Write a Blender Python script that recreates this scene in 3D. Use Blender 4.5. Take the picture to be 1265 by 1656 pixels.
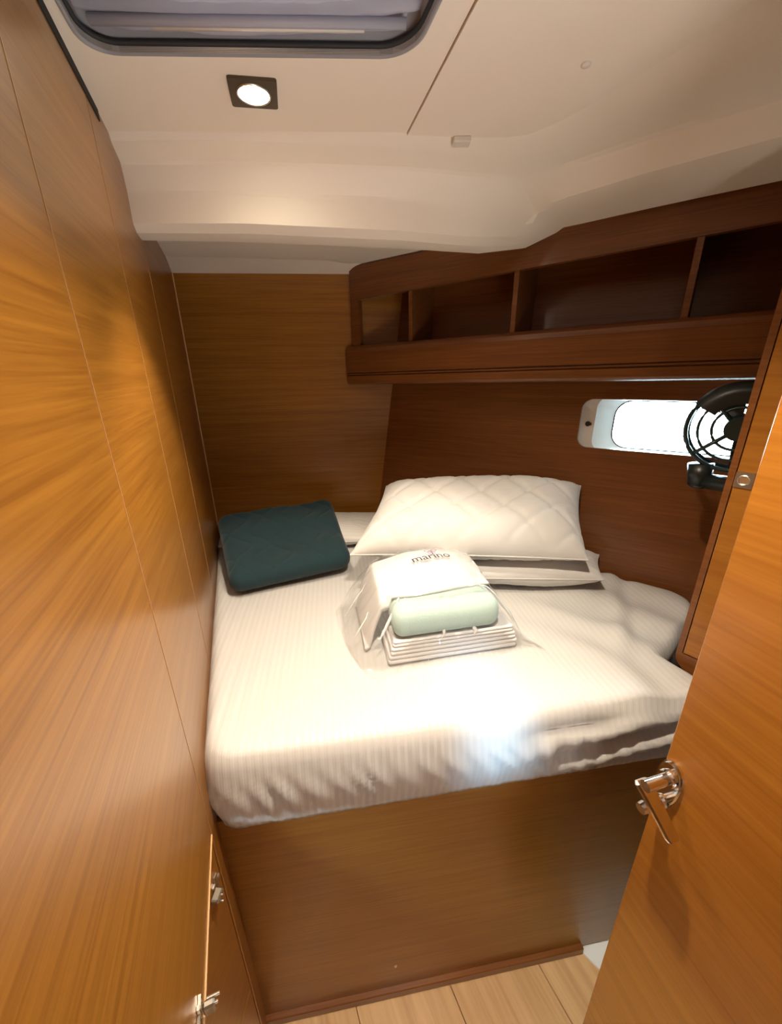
import bpy, bmesh, math, random
import numpy as np
from mathutils import Matrix, Vector, noise

random.seed(4)
for o in list(bpy.data.objects):
    bpy.data.objects.remove(o)
SC = bpy.context.scene
COL = SC.collection

# ------------------------------------------------------------------ camera
PITCH, ROLL, EYE = math.radians(20.0), math.radians(0.9), 1.5
cam_d = bpy.data.cameras.new('camera')
cam = bpy.data.objects.new('camera', cam_d)
COL.objects.link(cam)
fw = Vector((0, math.cos(PITCH), -math.sin(PITCH)))
r0 = Vector((1, 0, 0)); u0 = r0.cross(fw)
cr, sr = math.cos(ROLL), math.sin(ROLL)
rx, ux = cr * r0 - sr * u0, sr * r0 + cr * u0
cam.matrix_world = Matrix(((rx.x, ux.x, -fw.x, 0), (rx.y, ux.y, -fw.y, 0), (rx.z, ux.z, -fw.z, EYE), (0, 0, 0, 1)))
cam_d.sensor_fit = 'HORIZONTAL'
cam_d.sensor_width = 36.0
cam_d.lens = 36.0 * 626.0 / 1265.0
cam_d.clip_start = 0.01
SC.camera = cam

# ------------------------------------------------------------------ world, lights, exposure
SC.view_settings.view_transform = 'Standard'
SC.view_settings.look = 'None'
SC.view_settings.gamma = 1.0
SC.view_settings.use_curve_mapping = False
SC.view_settings.exposure = -0.18
world = bpy.data.worlds.new('world'); SC.world = world
world.use_nodes = True
bg = world.node_tree.nodes['Background']
bg.inputs['Color'].default_value = (0.74, 0.93, 1.0, 1)
bg.inputs['Strength'].default_value = 45.0


def area(name, loc, target, size, power, color, size_y=None, spread=180.0):
    d = bpy.data.lights.new(name, 'AREA')
    d.energy = power; d.color = color
    d.shape = 'RECTANGLE' if size_y else 'DISK'
    d.size = size
    if size_y: d.size_y = size_y
    d.spread = math.radians(spread)
    o = bpy.data.objects.new(name, d); COL.objects.link(o)
    o.location = loc
    o.rotation_euler = (Vector(target) - Vector(loc)).to_track_quat('-Z', 'Y').to_euler()
    return o


def spot(name, loc, power, color, cone, blend, radius=0.022):
    d = bpy.data.lights.new(name, 'SPOT')
    d.energy = power; d.color = color; d.spot_size = math.radians(cone); d.spot_blend = blend; d.shadow_soft_size = radius
    o = bpy.data.objects.new(name, d); COL.objects.link(o); o.location = loc
    return o


# second downlight of the cabin (overhead, above the frame) with an added uplight, and daylight from behind the photographer
area('entrance_downlight', (0.112, 0.435, 1.870), (0.112, 0.435, 0), 0.045, 8.8, (1.0, 0.85, 0.66), None, 122.0)
area('ceiling_fill', (0.45, -0.75, 0.45), (0.15, 0.45, 1.885), 0.6, 4.2, (1.0, 0.96, 0.92), 0.5, 84.0)  # added lamp behind the camera, aimed up to brighten the ceiling
area('companionway_beam', (0.54, -1.22, 1.50), (0.19, 0.55, 0.84), 0.03, 0.11, (0.42, 0.74, 1.0), 0.18, 6.5)
# sky light enters through the port light: a portal over its opening
port = area('port_light_portal', (0.905, 1.075, 1.335), (0.905 - 0.549, 1.075 - 0.832, 1.335 + 0.081), 0.58, 1.0, (1, 1, 1), 0.20)
port.data.cycles.is_portal = True
# daylight falling on the hatch blind from the deck
area('hatch_daylight', (-0.09, 0.45, 1.955), (-0.09, 0.45, 0), 0.34, 0.45, (0.78, 0.85, 1.0), 0.36)

# ------------------------------------------------------------------ helpers
WM = {}          # world matrix of every object we build


def frame(origin, x_dir, z_dir=(0, 0, 1)):
    x = Vector(x_dir).normalized(); z = Vector(z_dir); z = (z - x * z.dot(x)).normalized()
    y = z.cross(x); o = Vector(origin)
    return Matrix(((x.x, y.x, z.x, o.x), (x.y, y.y, z.y, o.y), (x.z, y.z, z.z, o.z), (0, 0, 0, 1)))


I4 = Matrix.Identity(4)


def link(o, M=None, parent=None):
    COL.objects.link(o)
    M = M.copy() if M is not None else I4.copy()
    if parent is not None:
        o.parent = parent
        o.matrix_parent_inverse = WM[parent.name].inverted()
    o.matrix_basis = M
    WM[o.name] = M
    return o


def tag(o, label=None, cat=None, group=None, kind=None):
    if label: o['label'] = label
    if cat: o['category'] = cat
    if group: o['group'] = group
    if kind: o['kind'] = kind
    return o


def thing(name, M, label, cat, group=None):
    o = bpy.data.objects.new(name, None)
    o.empty_display_size = 0.05
    link(o, M)
    return tag(o, label, cat, group)


def obj(name, bm, mat, M=None, parent=None, smooth=False, normals=True):
    if normals:
        bmesh.ops.recalc_face_normals(bm, faces=bm.faces[:])
    me = bpy.data.meshes.new(name)
    bm.to_mesh(me); bm.free()
    if smooth:
        for p in me.polygons: p.use_smooth = True
    for m in (mat if isinstance(mat, (list, tuple)) else [mat]):
        me.materials.append(m)
    o = bpy.data.objects.new(name, me)
    return link(o, M, parent)


def box_into(bm, x0, x1, y0, y1, z0, z1, bev=0.0, seg=1):
    r = bmesh.ops.create_cube(bm, size=1.0)
    vs = r['verts']
    bmesh.ops.scale(bm, vec=(x1 - x0, y1 - y0, z1 - z0), verts=vs)
    bmesh.ops.translate(bm, vec=((x0 + x1) / 2, (y0 + y1) / 2, (z0 + z1) / 2), verts=vs)
    if bev > 0:
        es = list({e for v in vs for e in v.link_edges})
        bmesh.ops.bevel(bm, geom=es, offset=bev, segments=seg, profile=0.5, affect='EDGES')


def box(name, mat, M, parent, x0, x1, y0, y1, z0, z1, bev=0.0, seg=1):
    bm = bmesh.new(); box_into(bm, x0, x1, y0, y1, z0, z1, bev, seg)
    return obj(name, bm, mat, M, parent)


def cyl_into(bm, p, q, r1, r2=None, n=20):
    p, q = Vector(p), Vector(q); r2 = r1 if r2 is None else r2
    d = q - p
    M = Matrix.Translation((p + q) / 2) @ d.to_track_quat('Z', 'Y').to_matrix().to_4x4()
    bmesh.ops.create_cone(bm, cap_ends=True, segments=n, radius1=r1, radius2=r2, depth=d.length, matrix=M)


def tube_into(bm, pts, r, n=10, closed=False):
    pts = [Vector(p) for p in pts]; N = len(pts); rings = []
    for i, p in enumerate(pts):
        a = pts[(i - 1) % N] if closed or i > 0 else p
        b = pts[(i + 1) % N] if closed or i < N - 1 else p
        t = (b - a).normalized()
        up = Vector((0, 0, 1)) if abs(t.z) < 0.9 else Vector((0, 1, 0))
        s = t.cross(up).normalized(); u = s.cross(t)
        rr = r[i] if isinstance(r, (list, tuple)) else r
        rings.append([bm.verts.new(p + rr * (math.cos(2 * math.pi * k / n) * s + math.sin(2 * math.pi * k / n) * u)) for k in range(n)])
    for i in range(N if closed else N - 1):
        A, B = rings[i], rings[(i + 1) % N]
        for k in range(n):
            bm.faces.new((A[k], A[(k + 1) % n], B[(k + 1) % n], B[k]))
    if not closed:
        bm.faces.new(rings[0]); bm.faces.new(rings[-1])


def torus_into(bm, c, axis, R, r, n=40, m=8, a0=0.0, a1=2 * math.pi):
    q = Vector(axis).to_track_quat('Z', 'Y'); c = Vector(c)
    full = abs(a1 - a0 - 2 * math.pi) < 1e-6
    k = n if full else n + 1
    tube_into(bm, [c + q @ Vector((R * math.cos(a0 + (a1 - a0) * i / n), R * math.sin(a0 + (a1 - a0) * i / n), 0)) for i in range(k)], r, m, full)


def rrect(x0, x1, y0, y1, r, n=8):
    out = []
    for cx, cy, a in ((x1 - r, y1 - r, 0), (x0 + r, y1 - r, 90), (x0 + r, y0 + r, 180), (x1 - r, y0 + r, 270)):
        for i in range(n + 1):
            t = math.radians(a + 90 * i / n)
            out.append((cx + r * math.cos(t), cy + r * math.sin(t)))
    return out


def plate_into(bm, outer, holes, to3, thick):
    """A flat plate with holes: to3(u, v, w) turns plate coordinates into 3-D; the front face is at w = 0."""
    loops = [outer] + list(holes); es = []; lay = []
    for lp in loops:
        f = [bm.verts.new(to3(u, v, 0)) for u, v in lp]
        lay.append(f)
        es += [bm.edges.new((f[i], f[(i + 1) % len(f)])) for i in range(len(f))]
    r = bmesh.ops.triangle_fill(bm, use_beauty=True, use_dissolve=False, edges=es)
    faces = [g for g in r['geom'] if isinstance(g, bmesh.types.BMFace)]
    if thick:
        mp = {}
        for lp, f in zip(loops, lay):
            for (u, v), w in zip(lp, f): mp[w] = bm.verts.new(to3(u, v, thick))
        for fc in faces: bm.faces.new([mp[v] for v in reversed(fc.verts)])
        for f in lay:
            for i in range(len(f)):
                a, b = f[i], f[(i + 1) % len(f)]
                bm.faces.new((a, b, mp[b], mp[a]))


def plate(name, mat, M, parent, outer, holes=(), thick=0.01, to3=None):
    bm = bmesh.new()
    plate_into(bm, outer, holes, to3 or (lambda u, v, w: (u, w, v)), thick)
    return obj(name, bm, mat, M, parent)


def grid_into(bm, P, close_u=False, mat=0):
    """P: array (nu, nv, 3)."""
    nu, nv = P.shape[:2]
    V = [[bm.verts.new(P[i, j]) for j in range(nv)] for i in range(nu)]
    for i in range(nu if close_u else nu - 1):
        for j in range(nv - 1):
            a = (i + 1) % nu
            f = bm.faces.new((V[i][j], V[a][j], V[a][j + 1], V[i][j + 1])); f.material_index = mat
    return V


def extrude_profile(bm, prof, x0, x1):
    """prof: closed list of (y, z), extruded along local x."""
    a = [bm.verts.new((x0, y, z)) for y, z in prof]; b = [bm.verts.new((x1, y, z)) for y, z in prof]
    n = len(prof)
    for i in range(n): bm.faces.new((a[i], a[(i + 1) % n], b[(i + 1) % n], b[i]))
    bm.faces.new(a); bm.faces.new(list(reversed(b)))


# ------------------------------------------------------------------ materials
def new_mat(name):
    m = bpy.data.materials.new(name); m.use_nodes = True
    nt = m.node_tree
    return m, nt, nt.nodes['Principled BSDF']


def N(nt, t, **kw):
    n = nt.nodes.new(t)
    for k, v in kw.items(): setattr(n, k, v)
    return n


def plain(name, color, rough=0.5, metal=0.0, **extra):
    m, nt, b = new_mat(name)
    b.inputs['Base Color'].default_value = (*color, 1)
    b.inputs['Roughness'].default_value = rough
    b.inputs['Metallic'].default_value = metal
    for k, v in extra.items(): b.inputs[k].default_value = v
    return m


def wood(name, dark, light, rough=0.34, scale=(1.6, 70, 70), coat=0.3, coat_rough=0.2, streak=0.5):
    """Varnished veneer with fine grain along the object's own x axis."""
    m, nt, b = new_mat(name)
    tc = N(nt, 'ShaderNodeTexCoord'); mp = N(nt, 'ShaderNodeMapping')
    mp.inputs['Scale'].default_value = scale
    oi = N(nt, 'ShaderNodeObjectInfo'); ad = N(nt, 'ShaderNodeVectorMath', operation='ADD')
    sc = N(nt, 'ShaderNodeVectorMath', operation='SCALE'); sc.inputs[0].default_value = (3.1, 1.7, 2.3)
    nt.links.new(oi.outputs['Random'], sc.inputs['Scale'])
    nt.links.new(tc.outputs['Object'], ad.inputs[0]); nt.links.new(sc.outputs[0], ad.inputs[1])
    nt.links.new(ad.outputs[0], mp.inputs['Vector'])
    n1 = N(nt, 'ShaderNodeTexNoise'); n1.inputs['Scale'].default_value = 1.0; n1.inputs['Detail'].default_value = 5; n1.inputs['Roughness'].default_value = 0.65
    n1.inputs['Distortion'].default_value = 0.15
    nt.links.new(mp.outputs[0], n1.inputs['Vector'])
    mp2 = N(nt, 'ShaderNodeMapping'); mp2.inputs['Scale'].default_value = (scale[0] * 4, scale[1] * 4.5, scale[2] * 4.5)
    nt.links.new(ad.outputs[0], mp2.inputs['Vector'])
    n2 = N(nt, 'ShaderNodeTexNoise'); n2.inputs['Scale'].default_value = 1.0; n2.inputs['Detail'].default_value = 3
    nt.links.new(mp2.outputs[0], n2.inputs['Vector'])
    mx = N(nt, 'ShaderNodeMix', data_type='FLOAT'); mx.inputs[0].default_value = streak
    nt.links.new(n1.outputs['Fac'], mx.inputs[2]); nt.links.new(n2.outputs['Fac'], mx.inputs[3])
    cr = N(nt, 'ShaderNodeValToRGB')
    cr.color_ramp.elements[0].position = 0.36; cr.color_ramp.elements[0].color = (*dark, 1)
    cr.color_ramp.elements[1].position = 0.62; cr.color_ramp.elements[1].color = (*light, 1)
    nt.links.new(mx.outputs[0], cr.inputs['Fac'])
    nt.links.new(cr.outputs['Color'], b.inputs['Base Color'])
    b.inputs['Roughness'].default_value = rough
    b.inputs['Specular IOR Level'].default_value = 0.38
    b.inputs['Coat Weight'].default_value = coat
    b.inputs['Coat Roughness'].default_value = coat_rough
    bp = N(nt, 'ShaderNodeBump'); bp.inputs['Strength'].default_value = 0.06; bp.inputs['Distance'].default_value = 0.002
    nt.links.new(n2.outputs['Fac'], bp.inputs['Height']); nt.links.new(bp.outputs[0], b.inputs['Normal'])
    return m


def fabric(name, color, rough=0.85, stripes=0.0, bump=0.15, weave=900.0, axis=0, sheen=0.1):
    m, nt, b = new_mat(name)
    tc = N(nt, 'ShaderNodeTexCoord')
    nz = N(nt, 'ShaderNodeTexNoise'); nz.inputs['Scale'].default_value = weave; nz.inputs['Detail'].default_value = 2
    nt.links.new(tc.outputs['Object'], nz.inputs['Vector'])
    bp = N(nt, 'ShaderNodeBump'); bp.inputs['Strength'].default_value = bump; bp.inputs['Distance'].default_value = 0.0015
    nt.links.new(nz.outputs['Fac'], bp.inputs['Height'])
    b.inputs['Base Color'].default_value = (*color, 1)
    b.inputs['Roughness'].default_value = rough
    b.inputs['Sheen Weight'].default_value = sheen
    if stripes > 0:                                     # satin stripe woven into the cotton
        sx = N(nt, 'ShaderNodeSeparateXYZ'); nt.links.new(tc.outputs['Object'], sx.inputs[0])
        mu = N(nt, 'ShaderNodeMath', operation='MULTIPLY'); mu.inputs[1].default_value = 2 * math.pi / stripes
        nt.links.new(sx.outputs[axis], mu.inputs[0])
        sn = N(nt, 'ShaderNodeMath', operation='SINE'); nt.links.new(mu.outputs[0], sn.inputs[0])
        rp = N(nt, 'ShaderNodeMapRange'); rp.inputs[1].default_value = -0.35; rp.inputs[2].default_value = 0.35
        nt.links.new(sn.outputs[0], rp.inputs[0])
        mx = N(nt, 'ShaderNodeMix', data_type='RGBA')
        mx.inputs[6].default_value = (*[c * 0.965 for c in color], 1); mx.inputs[7].default_value = (*color, 1)
        nt.links.new(rp.outputs[0], mx.inputs[0]); nt.links.new(mx.outputs[2], b.inputs['Base Color'])
        r2 = N(nt, 'ShaderNodeMapRange'); r2.inputs[3].default_value = rough; r2.inputs[4].default_value = rough - 0.3
        nt.links.new(rp.outputs[0], r2.inputs[0]); nt.links.new(r2.outputs[0], b.inputs['Roughness'])
        bp2 = N(nt, 'ShaderNodeBump'); bp2.inputs['Strength'].default_value = 0.25; bp2.inputs['Distance'].default_value = 0.001
        nt.links.new(rp.outputs[0], bp2.inputs['Height']); nt.links.new(bp.outputs[0], bp2.inputs['Normal'])
        nt.links.new(bp2.outputs[0], b.inputs['Normal'])
    else:
        nt.links.new(bp.outputs[0], b.inputs['Normal'])
    return m


def gelcoat(name, color, rough=0.55):
    m, nt, b = new_mat(name)
    tc = N(nt, 'ShaderNodeTexCoord'); nz = N(nt, 'ShaderNodeTexNoise')
    nz.inputs['Scale'].default_value = 240; nz.inputs['Detail'].default_value = 3
    nt.links.new(tc.outputs['Object'], nz.inputs['Vector'])
    bp = N(nt, 'ShaderNodeBump'); bp.inputs['Strength'].default_value = 0.08; bp.inputs['Distance'].default_value = 0.001
    nt.links.new(nz.outputs['Fac'], bp.inputs['Height']); nt.links.new(bp.outputs[0], b.inputs['Normal'])
    b.inputs['Base Color'].default_value = (*color, 1); b.inputs['Roughness'].default_value = rough
    return m


def film(name):
    m, nt, b = new_mat(name)
    nt.nodes.remove(b)
    out = nt.nodes['Material Output']
    tr = N(nt, 'ShaderNodeBsdfTransparent'); tr.inputs['Color'].default_value = (0.985, 0.988, 0.988, 1)
    gl = N(nt, 'ShaderNodeBsdfGlossy'); gl.inputs['Roughness'].default_value = 0.07
    df = N(nt, 'ShaderNodeBsdfDiffuse'); df.inputs['Color'].default_value = (0.9, 0.92, 0.92, 1)
    fr = N(nt, 'ShaderNodeFresnel'); fr.inputs['IOR'].default_value = 1.5
    ml = N(nt, 'ShaderNodeMath', operation='MULTIPLY_ADD'); ml.inputs[1].default_value = 0.85; ml.inputs[2].default_value = 0.01
    nt.links.new(fr.outputs[0], ml.inputs[0])
    m1 = N(nt, 'ShaderNodeMixShader'); m2 = N(nt, 'ShaderNodeMixShader'); m2.inputs[0].default_value = 0.09
    mn = N(nt, 'ShaderNodeMath', operation='MINIMUM'); mn.inputs[1].default_value = 0.36
    nt.links.new(ml.outputs[0], mn.inputs[0]); nt.links.new(mn.outputs[0], m1.inputs[0]); nt.links.new(tr.outputs[0], m1.inputs[1]); nt.links.new(gl.outputs[0], m1.inputs[2])
    nt.links.new(m1.outputs[0], m2.inputs[1]); nt.links.new(df.outputs[0], m2.inputs[2])
    nt.links.new(m2.outputs[0], out.inputs['Surface'])
    return m


def blind(name, color):
    m, nt, b = new_mat(name)
    b.inputs['Base Color'].default_value = (*color, 1); b.inputs['Roughness'].default_value = 0.5
    tl = N(nt, 'ShaderNodeBsdfTranslucent'); tl.inputs['Color'].default_value = (*color, 1)
    mx = N(nt, 'ShaderNodeMixShader'); mx.inputs[0].default_value = 0.35
    nt.links.new(b.outputs[0], mx.inputs[1]); nt.links.new(tl.outputs[0], mx.inputs[2])
    nt.links.new(mx.outputs[0], nt.nodes['Material Output'].inputs['Surface'])
    return m


def emit(name, color, strength):
    m, nt, b = new_mat(name)
    b.inputs['Base Color'].default_value = (0.9, 0.9, 0.9, 1)
    b.inputs['Emission Color'].default_value = (*color, 1); b.inputs['Emission Strength'].default_value = strength
    return m


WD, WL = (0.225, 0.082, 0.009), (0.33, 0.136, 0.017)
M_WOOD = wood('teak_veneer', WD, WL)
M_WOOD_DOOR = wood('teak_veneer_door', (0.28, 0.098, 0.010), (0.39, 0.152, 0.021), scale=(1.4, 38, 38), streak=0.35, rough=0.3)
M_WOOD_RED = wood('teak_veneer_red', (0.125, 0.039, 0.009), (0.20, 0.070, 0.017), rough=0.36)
M_WOOD_TRIM = wood('teak_solid', (0.15, 0.048, 0.012), (0.22, 0.08, 0.021), rough=0.3)
M_EDGE = plain('pale_edge_band', (0.62, 0.36, 0.16), 0.4)
M_DARK = plain('low_bounce_brown', (0.05, 0.022, 0.008), 0.6)  # unseen walls coloured dark so less light bounces into the cabin
M_JOINT = plain('joint_filler', (0.40, 0.20, 0.07), 0.4)
M_GROOVE = plain('dark_groove', (0.045, 0.014, 0.006), 0.6)
M_GAP = plain('gap_black', (0.012, 0.009, 0.007), 0.9)
M_PLANK = wood('floor_oak', (0.50, 0.285, 0.12), (0.68, 0.43, 0.21), scale=(1.5, 26, 26), streak=0.3, rough=0.4)
M_SHELL = gelcoat('headliner_gelcoat', (0.78, 0.70, 0.60))
M_PANEL = gelcoat('headliner_panel', (0.78, 0.69, 0.585), 0.65)
M_WHITE = gelcoat('white_gelcoat', (0.82, 0.83, 0.80), 0.35)
M_CHROME = plain('polished_steel', (0.86, 0.85, 0.83), 0.12, 1.0)
M_STEEL = plain('nickel_plate', (0.72, 0.68, 0.62), 0.3, 1.0)
M_NICKEL_SATIN = plain('satin_nickel', (0.34, 0.30, 0.25), 0.38, 0.9)
M_BEZEL = plain('dark_bronze_bezel', (0.10, 0.075, 0.05), 0.45, 0.6)
M_BLACK = plain('black_plastic', (0.012, 0.016, 0.016), 0.35)
M_FAN = plain('dark_green_black_plastic', (0.010, 0.022, 0.022), 0.28)
M_RUBBER = plain('black_seal', (0.02, 0.02, 0.022), 0.7)
M_SHEET = fabric('striped_sheet', (0.585, 0.572, 0.555), 0.7, stripes=0.0135, bump=0.12)
M_PILLOW = fabric('white_pillow_cotton', (0.66, 0.65, 0.635), 0.8, bump=0.2, weave=600)
M_CASE = fabric('striped_case', (0.66, 0.635, 0.60), 0.75, stripes=0.014, axis=1, bump=0.15)
M_TEAL = fabric('teal_quilt', (0.004, 0.026, 0.034), 0.9, bump=0.35, weave=500, sheen=0.12)
M_MINT = fabric('mint_towel', (0.40, 0.53, 0.49), 0.95, bump=0.6, weave=450, sheen=0.25)
M_TOWEL = fabric('white_towel', (0.72, 0.71, 0.70), 0.95, bump=0.5, weave=450, sheen=0.2)
M_LINEN = fabric('white_linen', (0.70, 0.69, 0.70), 0.8, bump=0.15, weave=600)
M_FILM = film('clear_bag_film')
M_PRINT = plain('navy_print', (0.02, 0.015, 0.05), 0.5)
M_PRINT_V = plain('violet_print', (0.20, 0.07, 0.22), 0.5)
M_BLIND = blind('pleated_blind_cloth', (0.52, 0.51, 0.58))
M_HFRAME = plain('hatch_frame_grey', (0.30, 0.29, 0.30), 0.4)
M_LAMP = emit('lamp_glow', (1.0, 0.86, 0.66), 170.0)
M_SCREW = plain('screw_cap', (0.62, 0.56, 0.49), 0.5)

m, nt, b = new_mat('window_glass')                      # thin clear pane
nt.nodes.remove(b)
t_ = N(nt, 'ShaderNodeBsdfTransparent'); t_.inputs['Color'].default_value = (0.93, 0.98, 1.0, 1)
g_ = N(nt, 'ShaderNodeBsdfGlossy'); g_.inputs['Roughness'].default_value = 0.02
f_ = N(nt, 'ShaderNodeFresnel'); f_.inputs['IOR'].default_value = 1.45
x_ = N(nt, 'ShaderNodeMixShader')
nt.links.new(f_.outputs[0], x_.inputs[0]); nt.links.new(t_.outputs[0], x_.inputs[1]); nt.links.new(g_.outputs[0], x_.inputs[2])
nt.links.new(x_.outputs[0], nt.nodes['Material Output'].inputs['Surface'])
M_GLASS = m

# ------------------------------------------------------------------ frames (x runs left to right as seen, y points out of the cabin)
F_LEFT = frame((-0.307, 0.4232, 0), (-0.3593, 0.9332, 0))
F_BACK = frame((-0.718, 1.489, 0), (0.9955, 0.0945, 0))
S_O, S_X = Vector((-0.130, 1.524, 0)), Vector((0.807, -0.590, 0))
F_SHELF = frame(S_O, S_X)
H_N = Vector((0.549, 0.832, -0.081)).normalized()
H_X = Vector((0.832, -0.549, 0)).normalized()
F_HULL = frame((0.0, 1.53, 1.07), H_X, H_X.cross(H_N) * -1 if (H_X.cross(H_N)).z < 0 else H_X.cross(H_N))
F_BED = frame((-0.332, 0.4632, 0), (0.9901, 0.1407, 0))
F_LOCK = frame((0.630, 0.700, 0), (0.6, -0.8, 0))
F_DOOR = frame((0.390, 0.400, 0), (0.259, -0.966, 0))
CEIL = 1.885

# ------------------------------------------------------------------ structure
# left bulkhead: three veneered panels divided by fine pale joints
wl = thing('wall_left', F_LEFT, None, None); tag(wl, kind='structure')
for i, (a, b2, z0) in enumerate(((-1.75, -0.001, 0.782), (0.001, 0.3035, 0.0), (0.3055, 0.595, 0.0), (0.597, 1.30, 0.0))):
    box('panel', M_WOOD, F_LEFT, wl, a, b2, 0, 0.03, z0, 1.96, 0.0012)
for x in (0.0, 0.3045, 0.596):
    box('joint', M_JOINT, F_LEFT, wl, x - 0.0009, x + 0.0009, -0.0004, 0.03, 0.782 if x == 0 else 0.0, 1.92)
box('edge_band', M_EDGE, F_LEFT, wl, -1.75, -0.001, -0.0015, 0.03, 0.7785, 0.782)
box('corner_bead', M_EDGE, F_LEFT, wl, 1.135, 1.1375, -0.003, 0.02, 0.0, 1.84)
box('shadow_gap', M_GAP, F_LEFT, wl, -1.75, 0.37, -0.0015, 0.0, 1.868, 1.90)  # flat black strip painted in for the dark gap below the ceiling
# cabinet space under the bulkhead, behind the ajar flap
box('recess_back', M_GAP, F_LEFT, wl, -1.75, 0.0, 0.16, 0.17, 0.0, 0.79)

# aft bulkhead
wb = thing('wall_back', F_BACK, None, None); tag(wb, kind='structure')
box('panel', M_WOOD, F_BACK, wb, -0.05, 1.3, 0, 0.03, 0.0, 1.96)

# hull side panel (leans outwards going up) with the port light cut out
wr = thing('wall_right', F_HULL, None, None); tag(wr, kind='structure')
WIN = rrect(0.668, 1.30, 0.206, 0.346, 0.030, 8)
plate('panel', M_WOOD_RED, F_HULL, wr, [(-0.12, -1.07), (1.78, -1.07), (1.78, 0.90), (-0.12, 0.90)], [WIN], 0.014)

# port light: reveal, moulded white frame, seal, pane, latch
w1 = thing('window_1', F_HULL @ Matrix.Translation((0.98, 0.0, 0.262)), None, None); tag(w1, kind='structure')
bm = bmesh.new()
WIN_O = rrect(0.660, 1.31, 0.198, 0.354, 0.034, 8)
PAN = rrect(0.752, 1.26, 0.206, 0.345, 0.045, 8)
FUN = rrect(0.706, 1.30, 0.198, 0.353, 0.030, 8)
lp = []
for (u, v) in WIN_O: lp.append((u, v))
n_ = len(lp)
va = [bm.verts.new((u, 0.014, v)) for u, v in lp]; vb = [bm.verts.new((u, 0.030, v)) for u, v in lp]
for i in range(n_): bm.faces.new((va[i], va[(i + 1) % n_], vb[(i + 1) % n_], vb[i]))
obj('reveal', bm, M_WHITE, F_HULL, w1)
plate('window_frame', M_WHITE, F_HULL, w1, [(u, v) for u, v in rrect(0.60, 1.38, 0.12, 0.42, 0.05)], [FUN], 0.004, to3=lambda u, v, w: (u, 0.0295 + w, v))
bm = bmesh.new()
grid_into(bm, np.array([[(u, 0.030, v) for u, v in FUN], [(u * .5 + a * .5, 0.056, v * .5 + b_ * .5) for (u, v), (a, b_) in zip(FUN, PAN)], [(u, 0.085, v) for u, v in PAN]]).transpose(1, 0, 2), True)
obj('splay', bm, M_WHITE, F_HULL, w1, True)
bm = bmesh.new(); tube_into(bm, [(u, 0.0840, v) for u, v in PAN], 0.0022, 6, True)
obj('seal', bm, M_RUBBER, F_HULL, w1, True)
plate('pane', M_GLASS, F_HULL, w1, PAN, [], 0.004, to3=lambda u, v, w: (u, 0.085 + w, v))
bm = bmesh.new()
cyl_into(bm, (0.688, 0.031, 0.274), (0.688, 0.024, 0.274), 0.008, 0.007, 16); cyl_into(bm, (0.688, 0.024, 0.274), (0.688, 0.018, 0.274), 0.004, 0.0035, 12)
box_into(bm, 0.683, 0.699, 0.019, 0.024, 0.270, 0.278, 0.0015)
obj('latch', bm, M_BLACK, F_HULL, w1)

# floor: oak boards laid along the bulkhead, white liner beyond
F_FLOOR = frame((0.139, 0.516, 0), (-0.41, 0.912, 0))
fl = thing('floor', I4, None, None); tag(fl, kind='structure')
for k in range(-4, 5):
    box('plank', M_PLANK, F_FLOOR, fl, -1.9, 0.14 + 0.0, -0.235 * (k + 1) + 0.0012, -0.235 * k, -0.02, 0.0, 0.001)
box('subfloor', M_GAP, I4, fl, -1.2, 1.8, -1.8, 1.9, -0.05, -0.021)
plate('liner', M_WHITE, I4, fl, [(0.503, 0.5772), (0.60, 0.474), (0.78, 0.474), (0.78, 0.66), (0.5, 0.62)], [], 0.006, to3=lambda u, v, w: (u, v, 0.0065 - w))

# moulded headliner: ceiling, beam and side cove in one shell
R_A = [(-0.468, 0.82, 1.88), (-0.231, 0.828, 1.88), (0.028, 0.837, 1.88), (0.135, 0.847, 1.88), (0.231, 0.846, 1.88), (0.269, 0.822, 1.88), (0.299, 0.787, 1.88), (0.354, 0.701, 1.88), (0.384, 0.64, 1.88), (0.404, 0.594, 1.88)]
R_B0 = [(-0.472, 0.837, 1.873), (-0.237, 0.843, 1.873), (0.03, 0.873, 1.873), (0.144, 0.895, 1.873), (0.247, 0.903, 1.873), (0.3, 0.885, 1.873), (0.342, 0.844, 1.873), (0.398, 0.763, 1.873), (0.438, 0.698, 1.873), (0.483, 0.635, 1.873)]
R_B = [(-0.491, 0.888, 1.867), (-0.257, 0.899, 1.867), (0.031, 0.927, 1.867), (0.155, 0.951, 1.867), (0.264, 0.962, 1.866), (0.312, 0.944, 1.866), (0.357, 0.909, 1.866), (0.426, 0.848, 1.866), (0.5, 0.79, 1.866), (0.576, 0.73, 1.866)]
R_C = [(-0.494, 0.899, 1.826), (-0.270, 0.915, 1.826), (0.033, 0.955, 1.826), (0.206, 0.995, 1.826), (0.336, 1.045, 1.830), (0.351, 1.000, 1.826), (0.374, 0.963, 1.825), (0.471, 0.860, 1.824), (0.528, 0.814, 1.824), (0.608, 0.749, 1.824)]
R_D = [(-0.490, 0.892, 1.775), (-0.27, 0.905, 1.775), (0.032, 0.960, 1.775), (0.183, 1.006, 1.775), (0.295, 1.066, 1.79), (0.43, 1.116, 1.821), (0.461, 1.092, 1.821), (0.564, 1.007, 1.821), (0.634, 0.953, 1.821), (0.734, 0.88, 1.821)]
R_E = [(-0.4992, 0.9141, 1.765), (-0.2814, 0.9285, 1.765), (0.0329, 0.9871, 1.765), (0.191, 1.0434, 1.767), (0.3237, 1.1095, 1.785), (0.431, 1.119, 1.8205)]
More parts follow.
